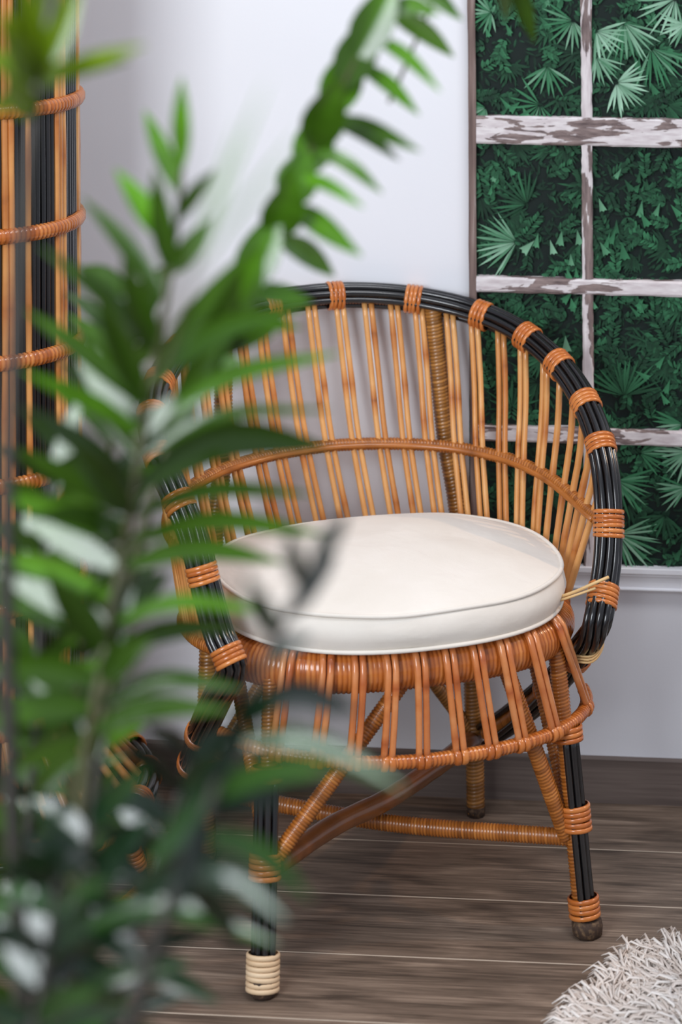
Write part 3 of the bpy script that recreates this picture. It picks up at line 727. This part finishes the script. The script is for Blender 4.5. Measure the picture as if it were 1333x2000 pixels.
FA = [(770, 20, 888, 112, 46), (735, 75, 862, 180, 34), (695, 140, 820, 225, 34), (655, 210, 823, 296, 36), (640, 235, 782, 314, 28), (605, 300, 748, 378, 34), (590, 330, 712, 406, 28), (545, 420, 708, 500, 56, 14, .75), (520, 455, 655, 540, 50, 12, .7),
      (470, 540, 612, 590, 44, 10, .9), (430, 600, 590, 640, 40, 10, .8), (760, 30, 860, 30, 40), (705, 100, 775, -40, 84, 0), (675, 160, 735, 30, 84, 0), (640, 230, 700, 90, 84, 0), (605, 300, 668, 150, 84, 0), (575, 370, 640, 220, 84, 0), (550, 430, 600, 290, 84, 0), (525, 480, 575, 340, 84, 0), (480, 560, 545, 410, 84, 0), (430, 640, 515, 480, 84, 0), (380, 720, 500, 540, 66, 6, .2), (400, 700, 470, 530, 60, 0, .2),
      (350, 800, 470, 590, 64, 10, .2), (800, -50, 905, 40, 44), (330, 860, 430, 660, 60, 10, .3), (310, 930, 400, 720, 60, 10, .25), (400, 690, 540, 650, 50, 12, .35), (370, 750, 470, 700, 44, 10, .95)]
frond([(120, 2200, 1.76), (165, 1700, 1.78), (230, 1250, 1.80), (300, 960, 1.82), (360, 790, 1.84), (440, 630, 1.87), (520, 500, 1.90), (565, 395, 1.92), (605, 300, 1.94), (655, 200, 1.96), (705, 100, 1.98), (765, 10, 2.0), (820, -80, 2.02)], .0055, .0020, M_STEM, FA, M_LEAF, tn=.68)
FB = [(352, 340, 355, 150, 38, 0), (342, 400, 282, 215, 40, 0), (338, 440, 420, 330, 34), (330, 480, 225, 330, 48, 0, .85), (325, 540, 300, 330, 46, 0, .3), (320, 560, 420, 420, 44, 0, .3), (318, 600, 160, 385, 42), (305, 690, 75, 480, 46, 16), (290, 770, 48, 605, 46, 14), (275, 850, 40, 722, 48, 14), (262, 930, 30, 792, 50, 14), (250, 1010, 22, 872, 60, 14),
      (240, 1080, 0, 965, 60, 14), (228, 1150, -20, 1080, 64, 14), (212, 1240, -20, 1180, 64, 14), (195, 1330, -30, 1300, 60), (182, 1400, -30, 1410, 60), (240, 1060, 60, 1010, 60, 20, .3), (270, 880, 120, 740, 60, 10, .25), (290, 770, 190, 560, 60, 6, .25), (300, 710, 240, 500, 56, 4, .3), (255, 980, 130, 860, 62, 8, .25),
      (300, 720, 470, 500, 50, 4, .35), (295, 760, 600, 600, 52, 40, .8), (285, 830, 665, 690, 40, 46), (278, 880, 650, 800, 34, 44), (265, 960, 645, 872, 74, 60, .3), (255, 1010, 610, 965, 40, 34), (245, 1080, 645, 1045, 52, 40, .45), (235, 1130, 560, 1100, 46, 36, .5), (222, 1210, 540, 1200, 44, 30, .6), (212, 1270, 480, 1225, 46, 24), (200, 1370, 475, 1345, 48, 34, .5), (190, 1430, 455, 1388, 48, 30, .3),
      (235, 1100, 130, 1260, 60, -10, .2), (215, 1200, 330, 1120, 60, 10, .25), (205, 1280, 90, 1120, 66, 10, .25), (190, 1350, 300, 1250, 60, 10, .25), (185, 1420, 60, 1330, 66, 10, .2), (180, 1460, 20, 1500, 60, 10, .3),
      (285, 840, 150, 700, 50, 0, .35, 0, (-.31, -.88, .36)), (262, 1010, 135, 910, 56, 0, .35, 0, (-.31, -.88, .36)), (240, 1110, 40, 1010, 50, 0, .35, 0, (-.31, -.88, .36)), (225, 1230, -10, 1120, 50, 0, .35, 0, (-.31, -.88, .36)), (310, 690, 365, 650, 34, 0, .35, 0, (-.31, -.88, .36)), (290, 860, 345, 770, 40, 0, .35, 0, (-.31, -.88, .36)), (310, 660, 215, 580, 44, 0, .35, 0, (-.31, -.88, .36)), (205, 1310, 262, 1150, 28, 0, .35, 0, (-.31, -.88, .36)), (170, 1520, 205, 1420, 28, 0, .35, 0, (-.31, -.88, .36)), (150, 1640, 190, 1540, 30, 0, .35, 0, (-.31, -.88, .36))]
frond([(110, 2200, 1.66), (150, 1650, 1.67), (172, 1450, 1.68), (192, 1350, 1.68), (215, 1220, 1.69), (240, 1080, 1.70), (265, 940, 1.70), (285, 800, 1.71), (310, 660, 1.71), (335, 520, 1.72), (350, 400, 1.72), (354, 330, 1.72)], .0060, .0018, M_STEM, FB, M_LEAF, tn=.42)
FE = [(80, 150, 285, 88, 34, 8, .5), (80, 175, 255, 118, 30, 8, .5), (75, 150, 160, -30, 60, 0), (65, 150, 0, 15, 60, 0), (70, 180, -30, 105, 56, 4), (60, 190, -20, 225, 44, 6), (85, 120, 110, -70, 56, 0), (75, 140, 40, -60, 60, 0), (70, 190, 130, 120, 50, 0, .3), (60, 200, 10, 150, 60, 0, .4), (72, 160, 20, 60, 64, 0, .3)]
frond([(60, 2200, 1.60), (20, 1500, 1.58), (15, 1000, 1.56), (32, 650, 1.55), (48, 400, 1.54), (72, 185, 1.53), (95, 60, 1.53), (110, -40, 1.53)], .0065, .0035, M_STEM_D, FE, M_LEAF_Y, tn=.5)
FD = [(610, 1110, 680, 1000, 40, 4, .3), (585, 1150, 560, 1030, 40, 0), (560, 1200, 660, 1080, 44, 6), (540, 1240, 480, 1120, 46, 0), (510, 1310, 610, 1240, 46, 12), (480, 1380, 700, 1390, 62, 26), (460, 1430, 560, 1360, 60, 16), (450, 1470, 790, 1540, 50, 40, .7), (430, 1520, 640, 1555, 60, 30), (415, 1560, 655, 1500, 56, 30, .8), (400, 1600, 560, 1560, 60, 20), (385, 1640, 610, 1760, 50, 34, .75),
      (370, 1680, 560, 1800, 62, 30), (480, 1380, 400, 1540, 60, -8), (450, 1440, 340, 1640, 66, -8), (420, 1520, 290, 1690, 66, -6), (400, 1590, 330, 1800, 62, -6), (380, 1650, 250, 1760, 62, -4), (360, 1700, 470, 1850, 66, 10)]
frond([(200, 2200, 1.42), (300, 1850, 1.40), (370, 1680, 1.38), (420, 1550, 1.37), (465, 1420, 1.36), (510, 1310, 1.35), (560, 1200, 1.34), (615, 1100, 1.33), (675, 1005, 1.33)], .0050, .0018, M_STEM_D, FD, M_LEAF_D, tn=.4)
FC = [(165, 1830, 545, 1845, 50, 56, .75), (140, 1960, 378, 1880, 44, 16, .8), (160, 1760, 300, 1590, 60, 6), (150, 1790, 0, 1690, 64, 10), (135, 1860, -20, 1760, 70, 10), (125, 1920, -20, 1850, 70, 10), (150, 1800, 290, 1900, 64, 14), (110, 2000, 270, 1970, 60, 14), (175, 1660, 60, 1560, 60, 8), (178, 1620, 290, 1500, 56, 8), (170, 1700, 30, 1640, 60, 8), (165, 1740, 320, 1720, 60, 16), (105, 2020, -10, 1960, 60, 8), (140, 1850, 240, 1760, 60, 8)]
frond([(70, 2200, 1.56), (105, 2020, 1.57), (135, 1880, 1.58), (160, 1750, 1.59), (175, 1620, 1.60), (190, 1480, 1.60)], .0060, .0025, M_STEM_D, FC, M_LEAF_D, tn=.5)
FF = [(985, -30, 1045, 85, 40, 0, .3), (960, -60, 990, 40, 34, 0, .3), (400, 470, 0, 0, 0)][:2]
frond([(300, 2200, 1.75), (560, 900, 2.02), (760, 200, 2.10), (900, -90, 2.14), (1010, -70, 2.15)][2:], .0018, .0012, M_STEM, FF, M_LEAF, tn=.3)
# three soft leaf tips very near the lens
frond([(300, 760, 1.22), (350, 600, 1.2), (385, 500, 1.18)], .002, .0012, M_STEM, [(385, 500, 525, 150, 12, 0, .6, .0), (370, 540, 590, 250, 11, 0, .6, .0), (350, 600, 470, 230, 11, 0, .6, .0)], M_LEAF, tn=.5)
HL = (-.31, -.88, .36)     # leaves turned up to the light
def auto(pts, n, lft, rgt, w_, m, mst, tn, r0=.005, extra=()):
    q = resample([Vector(p) for p in pts], n=n); L = []
    for i, p in enumerate(q[1:], 1):
        f = 1 - .35 * i / n
        for ox, oy in (lft, rgt):
            L.append((p.x, p.y, p.x + ox * f * random.uniform(.75, 1.2), p.y + oy * f * random.uniform(.6, 1.4), w_ * random.uniform(.8, 1.2), random.uniform(6, 26), tn + random.uniform(-.25, .3)))
    frond(pts, r0, .002, mst, L + list(extra), m, tn=tn)
auto([(100, 2200, 1.92), (140, 1500, 1.93), (170, 1200, 1.94), (205, 950, 1.95), (235, 760, 1.96), (262, 600, 1.96)], 24, (-200, -130), (150, -150), 40, M_LEAF, M_STEM, .3)
auto([(30, 2200, 1.86), (55, 1650, 1.86), (70, 1350, 1.87), (85, 1100, 1.88), (100, 940, 1.88)], 19, (-170, -100), (190, -90), 46, M_LEAF, M_STEM_D, .3,
     extra=[(90, 1080, 180, 930, 46, 0, .35, 0, HL), (85, 1120, 50, 1000, 50, 0, .35, 0, HL), (80, 1200, 5, 1100, 50, 0, .35, 0, HL), (100, 960, 160, 760, 46, 0, .35, 0, HL), (70, 1400, 170, 1300, 40, 0, .35, 0, HL), (60, 1620, 0, 1520, 46, 0, .35, 0, HL)])
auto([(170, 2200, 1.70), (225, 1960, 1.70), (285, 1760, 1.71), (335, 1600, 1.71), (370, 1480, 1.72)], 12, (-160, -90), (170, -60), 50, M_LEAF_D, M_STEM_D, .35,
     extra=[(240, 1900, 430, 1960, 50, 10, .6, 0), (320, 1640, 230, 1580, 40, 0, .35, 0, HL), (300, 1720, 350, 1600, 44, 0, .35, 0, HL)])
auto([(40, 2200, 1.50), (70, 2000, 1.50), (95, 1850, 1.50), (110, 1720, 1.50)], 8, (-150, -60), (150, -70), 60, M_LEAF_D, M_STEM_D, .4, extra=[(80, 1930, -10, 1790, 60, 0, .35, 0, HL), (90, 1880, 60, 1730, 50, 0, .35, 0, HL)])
# stems run down into the pot
for x, y, d in ((120, 2200, 1.76), (110, 2200, 1.66), (60, 2200, 1.60), (200, 2200, 1.42), (70, 2200, 1.56), (100, 2200, 1.92), (30, 2200, 1.86), (170, 2200, 1.70), (40, 2200, 1.50)):
    b = pp(x, y, d); q = resample([b, b * .5 + Vector((0, 0, .30)) * .5 + Vector((0, 0, b.z * .05)), Vector((b.x * .2, b.y * .2, .27))], n=10)
    Vv, Ff = tube_geo(q, .0062, 8); mesh_obj('stem', Vv, Ff, M_STEM_D, palm, col=[.4] * len(Vv))
M_POT = tinted('grey_pot', [(0, lin(96, 92, 88)), (1, lin(140, 134, 128))], 0.6); M_SOIL = tinted('soil', [(0, lin(30, 22, 16)), (1, lin(62, 48, 36))], 0.95, nscale=120)
pr = [(.001, 0), (.105, 0), (.115, .01), (.135, .27), (.145, .275), (.148, .30), (.138, .302), (.128, .285), (.001, .283)]
V = [Vector((math.cos(k * math.pi / 18) * r_, math.sin(k * math.pi / 18) * r_, z)) for r_, z in pr for k in range(36)]
Fc = [(i * 36 + k, i * 36 + (k + 1) % 36, (i + 1) * 36 + (k + 1) % 36, (i + 1) * 36 + k) for i in range(len(pr) - 1) for k in range(36)]
mesh_obj('pot', V, Fc[:-36], M_POT, palm, col=[.5] * len(V))
V = [Vector((math.cos(k * math.pi / 18) * r_, math.sin(k * math.pi / 18) * r_, .283 + random.uniform(-.003, .003))) for r_ in (.001, .05, .09, .127) for k in range(36)]
mesh_obj('soil', V, [(i * 36 + k, (i + 1) * 36 + k, (i + 1) * 36 + (k + 1) % 36, i * 36 + (k + 1) % 36) for i in range(3) for k in range(36)], M_SOIL, palm, col=[random.random() for _ in V])
